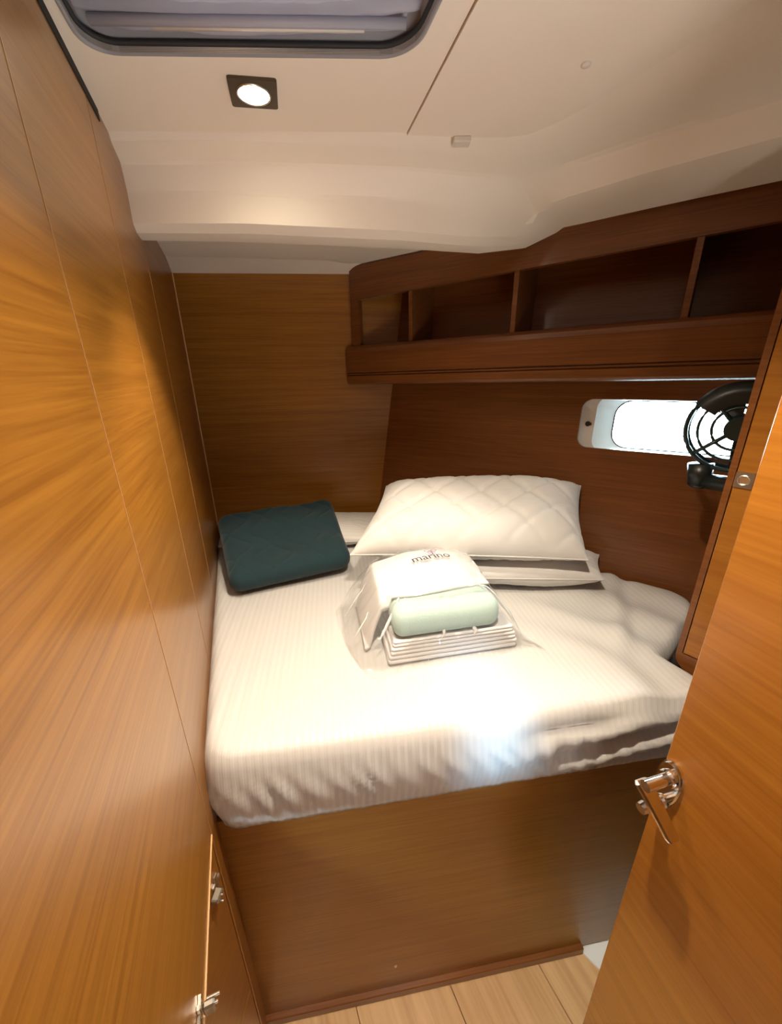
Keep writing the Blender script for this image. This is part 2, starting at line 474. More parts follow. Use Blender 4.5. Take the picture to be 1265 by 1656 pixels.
R_F = [(-0.5171, 0.9581, 1.7665), (-0.2993, 0.9814, 1.7665), (0.0349, 1.047, 1.7665), (0.2323, 1.1035, 1.768), (0.3484, 1.1398, 1.786), (0.434, 1.122, 1.82)]


def ext(row, k0=0.06, k1=1.0):
    r = [Vector(p) for p in row]
    d0 = (r[0] - r[1]).normalized() * k0; d0.z = 0
    d1 = (r[-1] - r[-2]).normalized() * k1; d1.z = 0
    return [r[0] + d0] + r + [r[-1] + d1 * 0.15, r[-1] + d1 * 0.7]


def catmull(pts, n):
    out = []
    P_ = [pts[0] * 2 - pts[1]] + pts + [pts[-1] * 2 - pts[-2]]
    for i in range(1, len(P_) - 2):
        a, b_, c, d = P_[i - 1:i + 3]
        for k in range(n):
            t = k / n
            out.append(0.5 * ((2 * b_) + (c - a) * t + (2 * a - 5 * b_ + 4 * c - d) * t * t + (3 * b_ - a - 3 * c + d) * t ** 3))
    out.append(P_[-2]); return out


def linear(pts, n):
    return [a.lerp(b_, k / n) for a, b_ in zip(pts[:-1], pts[1:]) for k in range(n)] + [pts[-1]]


ce = thing('ceiling', I4, None, None); tag(ce, kind='structure')
A0 = catmull([Vector((p[0], p[1] - 0.012, CEIL)) for p in ext(R_A)], 4)
rows = [A0, catmull([p + Vector((0, 0, 0.008)) for p in ext(R_A)], 4)] + [catmull(ext(r), 4) for r in (R_B0, R_B)] + [linear(ext(r), 4) for r in (R_C, R_D)]
bm = bmesh.new()
P4 = []
# round the soft edges by inserting blended rows beside the creases
dense = [rows[0], rows[1]]
for a, b_ in zip(rows[1:-1], rows[2:]):
    for t in (0.08, 0.5, 0.92):
        dense.append([p.lerp(q, t) for p, q in zip(a, b_)])
dense.append(rows[-1])
grid_into(bm, np.array([[tuple(p) for p in r] for r in dense]))
nE = 6 * 4 + 1 + 0
EF = [linear([Vector(p) for p in ext(r, 0.06, 0.0)[:-2]], 4) for r in (R_E, R_F)]
Dl = rows[-1][:len(EF[0])]
G1 = [p + Vector((-0.004, 0.022, 0.004)) for p in EF[1]]
G2 = [Vector((p.x - 0.006, p.y + 0.030, max(1.836, p.z + 0.01))) for p in EF[1]]
grid_into(bm, np.array([[tuple(p) for p in r] for r in (Dl, [p.lerp(q, 0.85) for p, q in zip(Dl, EF[0])], EF[0], [p.lerp(q, .2) for p, q in zip(EF[0], EF[1])], EF[1], G1, G2)]))
bmesh.ops.remove_doubles(bm, verts=bm.verts[:], dist=0.0004)
sh = obj('beam_shell', bm, M_SHELL, I4, ce, True)
md = sh.modifiers.new('edge', 'EDGE_SPLIT'); md.split_angle = math.radians(15)
# low ceiling over the berth head with its cove
plate('berth_ceiling', M_SHELL, I4, ce, [(-0.85, 0.95), (-0.25, 0.955), (0.03, 1.005), (0.25, 1.085), (0.45, 1.16), (0.60, 1.16), (0.60, 1.75), (-0.85, 1.75)], [], 0.02, to3=lambda u, v, w: (u, v, 1.838 + w))
bm = bmesh.new()
cv = [[(-0.80, 1.355, 1.8375), (-0.68, 1.373, 1.8375), (-0.436, 1.405, 1.8375), (-0.19, 1.445, 1.8375), (-0.130, 1.49, 1.8375), (0.1, 1.52, 1.8375)],
      [(-0.80, 1.405, 1.832), (-0.68, 1.420, 1.832), (-0.436, 1.450, 1.832), (-0.18, 1.480, 1.832), (-0.118, 1.51, 1.832), (0.1, 1.54, 1.832)],
      [(-0.80, 1.482, 1.818), (-0.68, 1.493, 1.818), (-0.436, 1.516, 1.818), (-0.16, 1.542, 1.818), (-0.10, 1.548, 1.818), (0.1, 1.565, 1.818)]]
grid_into(bm, np.array(cv)); obj('cove_moulding', bm, M_SHELL, I4, ce, True)

# flat ceiling in front of the beam: a main board with the hatch cut-out and a removable access board
edge = [(p.x, p.y + 0.004) for p in catmull([Vector(p) for p in ext(R_A)], 4)]
split = next(i for i, p in enumerate(edge) if p[0] > 0.036)
HA, HB = Vector((-0.372, 0.656)), Vector((0.036, 0.671))      # far corners of the hatch opening
hd = Vector((0.292, -0.956)) * 0.42
hx = (HB - HA)


def hatch_pt(u, v):                                         # u 0..1 across, v 0..1 towards the viewer
    p = HA + hx * u + hd * v
    return (p.x, p.y)


def hatch_loop(i0, r=0.10, n=8):
    out = []
    for cx, cy, a in ((1 - i0 - r, i0 * 0.95 + r, 270), (1 - i0 - r, 1 - i0 * 0.95 - r, 0), (i0 + r, 1 - i0 * 0.95 - r, 90), (i0 + r, i0 * 0.95 + r, 180)):
        for k in range(n + 1):
            t = math.radians(a + 90 * k / n)
            out.append(hatch_pt(cx + r * math.cos(t), cy + r * math.sin(t)))
    return out


up = lambda u, v, w: (u, v, 1.882 + w)
sx0 = (0.0365, edge[split][1])
seam_n = (0.1535 + 0.0, 0.383)
main = [(-1.0, edge[0][1])] + edge[1:split] + [sx0, (0.60, -1.35), (-1.0, -1.35)]
plate('ceiling_board', M_PANEL, I4, ce, main, [hatch_loop(0.0)], 0.012, up)
acc = [(0.0379, edge[split][1])] + edge[split:] + [(1.5, -1.35), (0.6014, -1.35)]
plate('access_board', M_PANEL, I4, ce, acc, [], 0.012, lambda u, v, w: (u, v, 1.8785 + w))
plate('deck_core', M_GAP, I4, ce, [(-1.2, -1.45), (1.6, -1.45), (1.6, 0.62), (0.30, 1.50), (0.30, 1.70), (-1.2, 1.70)], [], 0.02, to3=lambda u, v, w: (u, v, 1.96 + w))
bm = bmesh.new()
bmesh.ops.create_uvsphere(bm, u_segments=20, v_segments=10, radius=0.0065, matrix=Matrix.Translation((0.268, 0.684, 1.8785)) @ Matrix.Diagonal((1, 1, 0.55, 1)))
obj('screw_cap', bm, M_SCREW, I4, ce, True)
bm = bmesh.new(); box_into(bm, 0.118, 0.148, 0.845, 0.866, 1.870, 1.8785, 0.002, 2)
obj('clip', bm, M_SCREW, I4, ce)

# closing walls of the passage behind the photographer
wk = box('wall_rear', M_DARK, I4, None, -1.0, 1.9, -1.42, -1.40, 0, 1.98); tag(wk, kind='structure')
ws = box('wall_side', M_DARK, frame((1.45, 0.9, 0), (0, -1, 0)), None, 0, 2.35, 0, 0.02, 0, 1.98); tag(ws, kind='structure')

# ------------------------------------------------------------------ ceiling fittings
lamp_M = frame((-0.189, 0.733, 1.882), (1.0, 0.13, 0))
lt = thing('ceiling_downlight', lamp_M, 'small square downlight with a glowing round lens in the white ceiling', 'light')
plate('bezel', M_BEZEL, lamp_M, lt, [(u - 0.1 * v, v) for u, v in rrect(-0.0335, 0.0335, -0.031, 0.031, 0.004, 3)], [[(0.0225 * math.cos(t * math.pi / 14), 0.0225 * math.sin(t * math.pi / 14)) for t in range(28)]], 0.004, to3=lambda u, v, w: (u, v, -0.004 + w))
bm = bmesh.new()
for k in range(5):
    pass
bmesh.ops.create_uvsphere(bm, u_segments=28, v_segments=10, radius=0.0222, matrix=Matrix.Translation((0, 0, -0.002)) @ Matrix.Diagonal((1, 1, 0.18, 1)))
obj('lens', bm, M_LAMP, lamp_M, lt, True)
bm = bmesh.new(); torus_into(bm, (0, 0, -0.0040), (0, 0, 1), 0.0228, 0.0016, 32, 6)
obj('lens_ring', bm, M_STEEL, lamp_M, lt, True)
spot('ceiling_downlight_beam', (-0.189, 0.733, 1.866), 29.0, (1.0, 0.85, 0.66), 84, 0.5)

hatch = thing('skylight_hatch', frame((-0.10, 0.48, CEIL), (1, 0, 0)), 'ceiling hatch with dark rounded frame and gathered grey pleated blind', 'hatch')
bm = bmesh.new()
L = [hatch_loop(-0.012), hatch_loop(0.0), hatch_loop(0.0), hatch_loop(0.035)]
Z = [1.8815, 1.8785, 1.925, 1.925]
rings = []
for lp_, z in zip(L, Z): rings.append([bm.verts.new((u, v, z)) for u, v in lp_])
for a, b_ in zip(rings[:-1], rings[1:]):
    for i in range(len(a)): bm.faces.new((a[i], a[(i + 1) % len(a)], b_[(i + 1) % len(a)], b_[i]))
obj('hatch_frame', bm, M_HFRAME, I4, hatch, True)
bm = bmesh.new(); tube_into(bm, [(u, v, 1.8905) for u, v in hatch_loop(0.004)], 0.003, 6, True); obj('hatch_seal', bm, M_RUBBER, I4, hatch, True)
nu, nv = 60, 220
P = np.zeros((nu, nv, 3))
for i in range(nu):
    for j in range(nv):
        u, v = i / (nu - 1), j / (nv - 1)
        sag = 0.014 * math.sin(math.pi * u) ** 0.6
        wob = noise.noise((u * 3.1, v * 7, 3.3)) * 0.25
        ple = math.sin(v * 2 * math.pi * 17 + wob * 5 + 0.8 * math.sin(u * 3))
        x, y = hatch_pt(0.0 + u, 0.0 + v)
        P[i, j] = (x, y, 1.912 - sag * 0.6 - 0.0065 * ple - 0.002 * noise.noise((u * 14, v * 40, 0)))
bm = bmesh.new(); grid_into(bm, P); obj('pleated_blind', bm, M_BLIND, I4, hatch, True)
bm = bmesh.new()
c0, c1 = Vector((*hatch_pt(0.04, 0.065), 1.896)), Vector((*hatch_pt(0.96, 0.065), 1.896))
tube_into(bm, [c0, c0.lerp(c1, .5), c1], 0.0055, 10); obj('blind_rail', bm, M_BLIND, I4, hatch, True)
bm = bmesh.new()
c0, c1 = Vector((*hatch_pt(0.22, 0.046), 1.896)), Vector((*hatch_pt(0.84, 0.046), 1.896))
tube_into(bm, [c0, c1], 0.004, 8); obj('pull_bar', bm, M_SCREW, I4, hatch, True)

# ------------------------------------------------------------------ hull shelf
sf = thing('hull_shelf', F_SHELF, 'long brown wooden shelf of open cubbies along the hull', 'shelf')
SX1 = 1.42
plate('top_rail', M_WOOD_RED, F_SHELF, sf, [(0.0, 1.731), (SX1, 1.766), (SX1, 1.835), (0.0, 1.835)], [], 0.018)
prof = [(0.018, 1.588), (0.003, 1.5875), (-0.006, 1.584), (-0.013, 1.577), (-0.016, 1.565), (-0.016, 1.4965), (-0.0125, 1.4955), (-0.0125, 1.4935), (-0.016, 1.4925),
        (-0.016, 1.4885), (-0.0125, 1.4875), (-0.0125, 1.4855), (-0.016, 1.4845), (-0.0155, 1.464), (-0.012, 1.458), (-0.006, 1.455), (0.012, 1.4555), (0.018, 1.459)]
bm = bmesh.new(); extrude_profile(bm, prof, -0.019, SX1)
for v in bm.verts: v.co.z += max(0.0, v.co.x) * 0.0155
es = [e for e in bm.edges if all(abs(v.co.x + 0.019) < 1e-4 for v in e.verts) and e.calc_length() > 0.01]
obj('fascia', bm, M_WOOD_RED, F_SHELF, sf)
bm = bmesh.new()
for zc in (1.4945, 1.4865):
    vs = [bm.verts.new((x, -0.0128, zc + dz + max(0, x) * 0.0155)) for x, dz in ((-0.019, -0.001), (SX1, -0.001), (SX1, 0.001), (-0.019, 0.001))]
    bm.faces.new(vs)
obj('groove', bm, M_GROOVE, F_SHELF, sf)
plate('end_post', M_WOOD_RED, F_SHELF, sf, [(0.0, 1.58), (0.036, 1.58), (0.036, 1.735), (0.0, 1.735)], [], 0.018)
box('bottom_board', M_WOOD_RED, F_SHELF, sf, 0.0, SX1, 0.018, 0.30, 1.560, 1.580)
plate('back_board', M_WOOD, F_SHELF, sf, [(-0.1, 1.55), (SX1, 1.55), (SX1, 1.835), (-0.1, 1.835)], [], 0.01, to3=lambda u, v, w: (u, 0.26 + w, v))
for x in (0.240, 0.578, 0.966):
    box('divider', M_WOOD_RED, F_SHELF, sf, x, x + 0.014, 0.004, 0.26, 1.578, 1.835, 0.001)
box('lip_glint', M_WHITE, F_SHELF, sf, 0.25, 1.08, 0.018, 0.024, 1.452, 1.4585, 0.001).rotation_euler = (0, 0, 0)  # white strip painted in for the window's reflection on the shelf's lower edge

# ------------------------------------------------------------------ berth base
bb = thing('berth_base', F_BED, 'brown veneered box front supporting the double berth mattress', 'bed')
bm = bmesh.new()
box_into(bm, 0.004, 1.20, 0.006, 0.024, 0.012, 0.7335)
obj('front_panel', bm, M_WOOD, F_BED, bb)
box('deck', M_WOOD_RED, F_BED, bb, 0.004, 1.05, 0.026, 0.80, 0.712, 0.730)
box('kick_trim', M_WOOD_TRIM, F_BED, bb, 0.004, 0.843, -0.006, 0.010, 0.0, 0.026, 0.002)
bm = bmesh.new(); bmesh.ops.create_uvsphere(bm, u_segments=14, v_segments=8, radius=0.004, matrix=Matrix.Translation((0.33, 0.005, 0.12)) @ Matrix.Diagonal((1, .5, 1.6, 1)))
obj('catch_button', bm, M_STEEL, F_BED, bb, True)

# ------------------------------------------------------------------ mattress in its fitted sheet
def smooth(a, b, t):
    t = min(1.0, max(0.0, (t - a) / (b - a))); return t * t * (3 - 2 * t)


OUT = [(-0.322, 0.456), (-0.712, 1.474), (-0.02, 1.515), (0.30, 1.315), (0.62, 1.098), (0.842, 0.945), (0.80, 0.858), (0.620, 0.714), (0.617, 0.698), (0.684, 0.602)]
cen = Vector((0.06, 0.95))


def dense_loop(pts, step, r):
    """Closed polygon resampled with rounded corners."""
    P_ = [Vector(p) for p in pts]; n = len(P_); out = []
    for i in range(n):
        a, b_, c = P_[i - 1], P_[i], P_[(i + 1) % n]
        ra = min(r, (a - b_).length * 0.45, (c - b_).length * 0.45)
        p, q = b_ + (a - b_).normalized() * ra, b_ + (c - b_).normalized() * ra
        for k in range(7):
            t = k / 6
            out.append(p * (1 - t) ** 2 + b_ * 2 * t * (1 - t) + q * t * t)
    res = []
    for i in range(len(out)):
        a, b_ = out[i], out[(i + 1) % len(out)]
        d = (b_ - a).length; k = max(1, int(d / step))
        for j in range(k): res.append(a.lerp(b_, j / k))
    return res


loop = dense_loop(OUT, 0.009, 0.05)
ML = len(loop)


def bed_front(p):                     # distance behind the front line of the berth
    d = Vector((p[0] + 0.332, p[1] - 0.4632)); return d.dot(Vector((-0.1407, 0.9901)))


def bed_along(p):
    d = Vector((p[0] + 0.332, p[1] - 0.4632)); return d.dot(Vector((0.9901, 0.1407)))


def top_z(x, y):
    z = 0.897
    z += 0.004 * noise.noise((x * 5, y * 5, 0.3)) + 0.0012 * noise.noise((x * 22, y * 22, 5))
    # fan of pulled wrinkles towards the hull side
    hx_ = Vector((x, y)).dot(Vector((0.832, -0.549)))
    w = smooth(0.22, 0.62, x) 
    rr = math.hypot(x - 0.30, y - 0.60)
    z += w * 0.006 * math.sin(rr * 46 + 2.2 * noise.noise((x * 4, y * 4, 2.0)))
    # one big soft crease near the hull
    c = (x - 0.62) * 0.75 - (y - 0.93) * 0.35 + 0.09 * (y - 0.8) ** 2
    z += 0.011 * math.exp(-(c / 0.022) ** 2) * smooth(0.66, 0.8, y) * (1 - smooth(1.02, 1.1, y))
    z -= 0.007 * math.exp(-((c - 0.03) / 0.016) ** 2) * smooth(0.66, 0.8, y) * (1 - smooth(1.02, 1.1, y))
    # low hollow beside the locker
    z -= 0.018 * math.exp(-((x - 0.64) ** 2 + (y - 0.66) ** 2) / 0.010)
    # straight pull lines along the left edge
    z += 0.0012 * math.sin(bed_along((x, y)) * 210) * (1 - smooth(0.05, 0.25, bed_along((x, y)))) * (1 - smooth(0.5, 0.8, bed_front((x, y))))
    return z


bm = bmesh.new()
NR = 56
rings = []
for k in range(NR + 1):
    s = (k / NR) ** 0.8 if k else 0.02
    s = 0.02 + 0.98 * k / NR
    row = []
    for p in loop:
        q = cen + (p - cen) * s
        dist = (1 - s) * (p - cen).length
        R0 = 0.030
        drop = R0 - math.sqrt(max(0.0, R0 * R0 - max(0.0, R0 - dist) ** 2)) if dist < R0 else 0.0
        row.append((q.x, q.y, top_z(q.x, q.y) - drop))
    rings.append(row)
# side rows, slightly bulged and gathered, down to the hem
ZB = 0.737
for k in range(1, 15):
    t = k / 14
    row = []
    for i, p in enumerate(loop):
        nrm = (loop[(i + 1) % ML] - loop[i - 1]); nrm = Vector((nrm.y, -nrm.x)).normalized()
        if nrm.dot(p - cen) < 0: nrm = -nrm
        a = bed_along(p); ft = 1 - smooth(0.02, 0.06, abs(bed_front(p)))
        zt = top_z(p.x, p.y) - 0.030
        z = zt + (ZB - 0.012 * ft - zt) * t
        bul = 0.012 * math.sin(math.pi * min(1, t * 1.05)) - 0.003 * t ** 3
        diag = a + 0.55 * (1 - t) * 0.16
        g = math.sin(diag * 140 + 5 * noise.noise((diag * 9, t * 1.5, 1.0))) * (0.4 + 0.6 * abs(noise.noise((a * 12, 3, 3))) * 2)
        gather = 0.0045 * g * ft * smooth(0.0, 0.35, t) * (1 - 0.85 * smooth(0.75, 1.0, t)) * (1 - smooth(0.55, 0.85, a) * 0.6)
        fold = 0.012 * ft * (1 - smooth(0.75, 1.0, t)) * smooth(0.52, 0.75, a) * math.sin((t * 2.6 + a * 3.2 + 0.6 * noise.noise((a * 6, t * 2, 7))) * math.pi * 1.6)
        q = p + nrm * ((bul + gather + fold) * (0.25 + 0.75 * ft))
        hem = 0.002 * noise.noise((a * 16, 0, 9)) * ft
        row.append((q.x, q.y, z + hem * t))
    rings.append(row)
row = []
for i, p in enumerate(loop):
    q = p + (cen - p).normalized() * 0.004
    row.append((q.x, q.y, ZB + 0.001))
rings.append(row)
A = np.array(rings)                       # (rings, loop, 3)
grid_into(bm, np.transpose(A, (1, 0, 2)), True)
c_ = [v for v in bm.verts]
Minv = F_BED.inverted()
for v in bm.verts: v.co = Minv @ v.co
mt = obj('mattress', bm, M_SHEET, F_BED, None, True)
tag(mt, 'large mattress wearing a white striped fitted sheet on the brown berth', 'mattress')

# ------------------------------------------------------------------ pillows
def cushion(corners, h_top, h_bot, nu=90, nv=70, pinch=0.07, quilt=0.0, pitch=0.11, seed=0, wr=0.004, ang=0.9):
    """A closed cushion over four corner points FL, FR, BR, BL."""
    FL, FR, BR, BL = [Vector(c) for c in corners]
    nrm = (FR - FL).cross(BL - FL).normalized()
    W, D = (FR - FL).length, (BL - FL).length
    bm = bmesh.new(); sides = []
    for sgn, h in ((1, h_top), (-1, h_bot)):
        V = []
        for i in range(nu + 1):
            r = []
            for j in range(nv + 1):
                u = math.sin((i / nu * 2 - 1) * math.pi / 2); v = math.sin((j / nv * 2 - 1) * math.pi / 2)
                uu = u * (1 - pinch * (1 - v * v)); vv = v * (1 - pinch * (1 - u * u) * 0.9)
                s, t = (uu + 1) / 2, (vv + 1) / 2
                p = FL * (1 - s) * (1 - t) + FR * s * (1 - t) + BR * s * t + BL * (1 - s) * t
                e = max(0.0, (1 - u ** 4) * (1 - v ** 4))
                f = e ** 0.52
                hh = h * f
                x, y = s * W, t * D
                k = e ** 0.5
                hh += k * 0.010 * noise.noise((x * 7 + seed, y * 7, seed * 1.7))
                edge_ = 1 - min(1, min(1 - abs(u), 1 - abs(v)) * 5)
                hh += sgn * wr * e ** 0.3 * edge_ * noise.noise((x * 38 + seed, y * 38, sgn))
                hh += 0.0016 * k * noise.noise((x * 60, y * 60, seed + 4))
                if quilt:
                    for q_ in ((x + y * ang) / pitch, (x - y * ang) / pitch):
                        d = abs(q_ - round(q_)) * pitch
                        hh -= quilt * math.exp(-(d / 0.010) ** 2) * k
                r.append(p + nrm * sgn * hh)
            V.append(r)
        sides.append(V)
    P = np.array([[tuple(p) for p in r] for r in sides[0]]); grid_into(bm, P)
    P = np.array([[tuple(p) for p in r] for r in sides[1]]); grid_into(bm, P)
    bmesh.ops.remove_doubles(bm, verts=bm.verts[:], dist=0.0003)
    rim = []
    n = 40
    for (i, j) in [(k, 0) for k in range(nu)] + [(nu, k) for k in range(nv)] + [(nu - k, nv) for k in range(nu)] + [(0, nv - k) for k in range(nv)]:
        rim.append(sides[0][i][j])
    return bm, rim


def localise(bm, M):
    Mi = M.inverted()
    for v in bm.verts: v.co = Mi @ v.co


def pillow(name, M, corners, label, group, mat, **kw):
    bm, rim = cushion(corners, **kw); localise(bm, M)
    t = thing(name, M, label, 'pillow', group)
    obj('cover', bm, mat, M, t, True)
    bm = bmesh.new(); rr = [rim[i] for i in range(0, len(rim), 3)]
    tube_into(bm, rr, 0.0022, 6, True); localise(bm, M)
    obj('piping', bm, mat, M, t, True)
    return t


G_P = None
pillow('pillow', frame((0.28, 1.1, 0.9), (1, -0.1, 0)), [(-0.07, 0.965, 0.950), (0.59, 0.945, 0.945), (0.64, 1.075, 0.957), (0.00, 1.33, 0.960)],
       'lower white pillow squashed flat under the quilted one', 'white pillows by the hull', M_PILLOW, h_top=0.045, h_bot=0.045, pinch=0.03, seed=3, wr=0.006)
pillow('pillow', frame((0.26, 1.1, 1.0), (1, -0.1, 0)), [(-0.115, 0.970, 1.022), (0.525, 0.925, 1.018), (0.575, 1.125, 1.165), (-0.015, 1.310, 1.120)],
       'plump white pillow with stitched diamond lines lying on top of another pillow', 'white pillows by the hull', M_PILLOW, h_top=0.085, h_bot=0.045, pinch=0.05, quilt=0.0075, pitch=0.135, seed=1, wr=0.005)
pillow('pillow', frame((-0.35, 1.36, 0.9), (1, 0.1, 0)), [(-0.600, 1.225, 0.934), (-0.03, 1.26, 0.934), (-0.03, 1.49, 0.952), (-0.680, 1.44, 0.952)],
       'flat striped white pillow tucked against the back wall behind the teal blanket', 'white pillows by the hull', M_CASE, h_top=0.036, h_bot=0.035, pinch=0.02, seed=7, wr=0.004)
for o in bpy.data.objects:
    if o.get('group') == 'white pillows by the hull': o['group'] = 'white pillows on the berth'

# ------------------------------------------------------------------ folded teal quilt
def slab(corners, thick, nu=130, nv=110, rnd=0.035, quilt=0.0, seed=0, rough=0.004, sag=0.0):
    """A soft folded slab standing on four bottom corners FL FR BR BL."""
    FL, FR, BR, BL = [Vector(c) for c in corners]
    nrm = (FR - FL).cross(BL - FL).normalized()
    W, D = (FR - FL).length, (BL - FL).length
    bm = bmesh.new()
    P = np.zeros((nu + 1, nv + 1, 3)); Q = np.zeros((nu + 1, nv + 1, 3))
    for i in range(nu + 1):
        for j in range(nv + 1):
            a, c = i / nu, j / nv
            # concentrate samples at the borders
            s = 0.5 - 0.5 * math.cos(math.pi * a); t = 0.5 - 0.5 * math.cos(math.pi * c)
            x, y = s * W, t * D
            du, dv = min(x, W - x), min(y, D - y)
            rx_ = max(0.0, 1 - du / rnd); ry_ = max(0.0, 1 - dv / rnd)
            ax, ay = rx_ * math.sqrt(1 - ry_ * ry_ / 2), ry_ * math.sqrt(1 - rx_ * rx_ / 2)     # round the plan corners
            k = max(0.0, 1 - min(1.0, math.hypot(ax, ay)) ** 2.4) ** (1 / 2.4)
            x += (1 if x < W / 2 else -1) * (rx_ - ax) * rnd; y += (1 if y < D / 2 else -1) * (ry_ - ay) * rnd
            s, t = x / W, y / D
            h = thick * (0.5 + 0.5 * k) + rough * k * noise.noise((x * 9 + seed, y * 9, seed))
            h -= sag * math.sin(math.pi * s) * k
            if quilt:
                # ogee rows: wavy stitch lines that meet and part
                pu, pv, am = 0.105, 0.15, 0.036
                best = 1.0
                for par in (0, 1):
                    for kx in range(-1, int(W / pu) + 2):
                        cx_ = kx * pu + par * 0.5 * pu + (am * math.cos(2 * math.pi * y / pv) * (1 if (kx + par) % 2 else -1)) * 0.7
                        best = min(best, abs(x - cx_))
                h -= quilt * math.exp(-(best / 0.0045) ** 2) * k
                h += quilt * 0.8 * min(1.0, best / 0.03) * k
            wob = 0.006 * noise.noise((x * 6 + seed, y * 6, 5))
            p = FL * (1 - s) * (1 - t) + FR * s * (1 - t) + BR * s * t + BL * (1 - s) * t
            ex = (FR - FL).normalized() * (wob if 0.0 < s < 1 else wob)
            P[i, j] = tuple(p + nrm * h + ex)
            Q[i, j] = tuple(p + nrm * thick * 0.5 * (1 - k) + ex)
    grid_into(bm, P); grid_into(bm, Q)
    bmesh.ops.remove_doubles(bm, verts=bm.verts[:], dist=0.0003)
    return bm


F_QUILT = frame((-0.33, 1.15, 0.9), (0.87, 0.49, 0))
qb = thing('folded_blanket', F_QUILT, 'dark teal quilted blanket folded into a thick pad by the left wall', 'blanket')
QC = [(-0.452, 0.945, 0.905), (-0.125, 1.085, 0.912), (-0.235, 1.425, 0.992), (-0.610, 1.270, 0.985)]
bm = slab(QC, 0.062, quilt=0.0021, seed=2, rnd=0.036, rough=0.012); localise(bm, F_QUILT)
obj('top_fold', bm, M_TEAL, F_QUILT, qb, True)

# ------------------------------------------------------------------ linen pack
F_PACK = frame((-0.012, 0.672, 0.8985), (0.982, 0.19, 0))


def pk(x, y, z): return F_PACK @ Vector((x, y, z))


def folded(x0, x1, y0, y1, z0, z1, rnd, **kw):
    return slab([pk(x0, y0, z0), pk(x1, y0 + kw.pop('skew', 0.0), z0), pk(x1, y1, z0), pk(x0, y1, z0)], z1 - z0, 70, 50, rnd, **kw)


zz = 0.003
for i, (th_, lab) in enumerate(((0.019, 'folded white sheet, lowest of the stack inside the clear bag'), (0.017, 'folded white sheet in the middle of the stack inside the clear bag'), (0.014, 'thin folded white sheet directly under the mint green towel'))):
    x0 = 0.002 + 0.006 * i
    t = thing('folded_sheet', F_PACK @ Matrix.Translation((0.15, 0.1, zz)), lab, 'linen', 'folded white sheets in the bag')
    Mt = WM[t.name]
    bm = folded(x0, 0.302 - 0.004 * i, 0.004 * i, 0.21, zz, zz + th_ * 0.52, 0.006, seed=i + 11, rough=0.002); localise(bm, Mt)
    obj('fold', bm, M_LINEN, Mt, t, True)
    bm = folded(x0 + 0.002, 0.304 - 0.004 * i, 0.004 * i + 0.002, 0.21, zz + th_ * 0.5, zz + th_, 0.006, seed=i + 14, rough=0.002); localise(bm, Mt)
    obj('fold', bm, M_LINEN, Mt, t, True)
    zz += th_ + 0.0004
Z_MINT = zz
t = thing('mint_towel', F_PACK @ Matrix.Translation((0.14, 0.1, Z_MINT)), 'pale mint green folded towel in the middle of the clear bag', 'towel')
bm = folded(0.016, 0.264, 0.008, 0.205, Z_MINT, Z_MINT + 0.068, 0.027, seed=21, rough=0.006); localise(bm, WM[t.name])
obj('body', bm, M_MINT, WM[t.name], t, True)
Z_T = Z_MINT + 0.068


def dome_z(x, y):
    """Top surface of the towel draped over the pack (pack coordinates)."""
    return Z_T + 0.037 - 0.030 * ((x - 0.135) / 0.145) ** 2 - 0.032 * ((y - 0.185) / 0.125) ** 2 + 0.002 * noise.noise((x * 14, y * 14, 8))


# white towel: lies over the mint one, its left flap hanging down
nu, nv = 90, 60
P = np.zeros((nu, nv, 3)); Q = np.zeros((nu, nv, 3))
for i in range(nu):
    for j in range(nv):
        u, v = i / (nu - 1), j / (nv - 1)
        arc = -0.125 + u * 0.385                      # distance along the cloth
        hem = 0.066 + 0.012 * u + 0.004 * math.sin(u * 9)
        if arc < 0.0:                                 # flap hanging down on the left
            k = -arc / 0.125
            x = 0.004 - 0.046 * k ** 0.8; drop = 0.100 * k ** 1.25
            y = hem - 0.012 * k + v * (0.165 + 0.02 * k)
        else:
            x = 0.004 + arc; drop = 0.0
            y = hem + v * 0.165
        z = dome_z(x, y) - drop - 0.006 * max(0.0, 1 - v / 0.1) ** 2
        z += 0.003 * noise.noise((x * 26, y * 7, 3)) * (1 + 1.5 * (arc < 0))
        lo_ = 0.005
        if 0.02 < x < 0.26 and y < 0.2: lo_ = Z_T + 0.001
        elif -0.002 < x <= 0.02: lo_ = Z_T - 0.03
        P[i, j] = tuple(F_PACK @ Vector((x, y, max(z, lo_ + 0.007))))
        Q[i, j] = tuple(F_PACK @ Vector((x + 0.003, y + 0.001, max(z - 0.011, lo_))))
t = thing('draped_towel', F_PACK @ Matrix.Translation((0.1, 0.1, Z_T)), 'white towel draped over the mint towel inside the clear bag', 'towel')
bm = bmesh.new(); va = grid_into(bm, P); vb = grid_into(bm, Q)
for (i, j, i2, j2) in [(i, 0, i + 1, 0) for i in range(nu - 1)] + [(i, nv - 1, i + 1, nv - 1) for i in range(nu - 1)] + [(0, j, 0, j + 1) for j in range(nv - 1)] + [(nu - 1, j, nu - 1, j + 1) for j in range(nv - 1)]:
    bm.faces.new((va[i][j], va[i2][j2], vb[i2][j2], vb[i][j]))
localise(bm, WM[t.name]); obj('body', bm, M_TOWEL, WM[t.name], t, True)

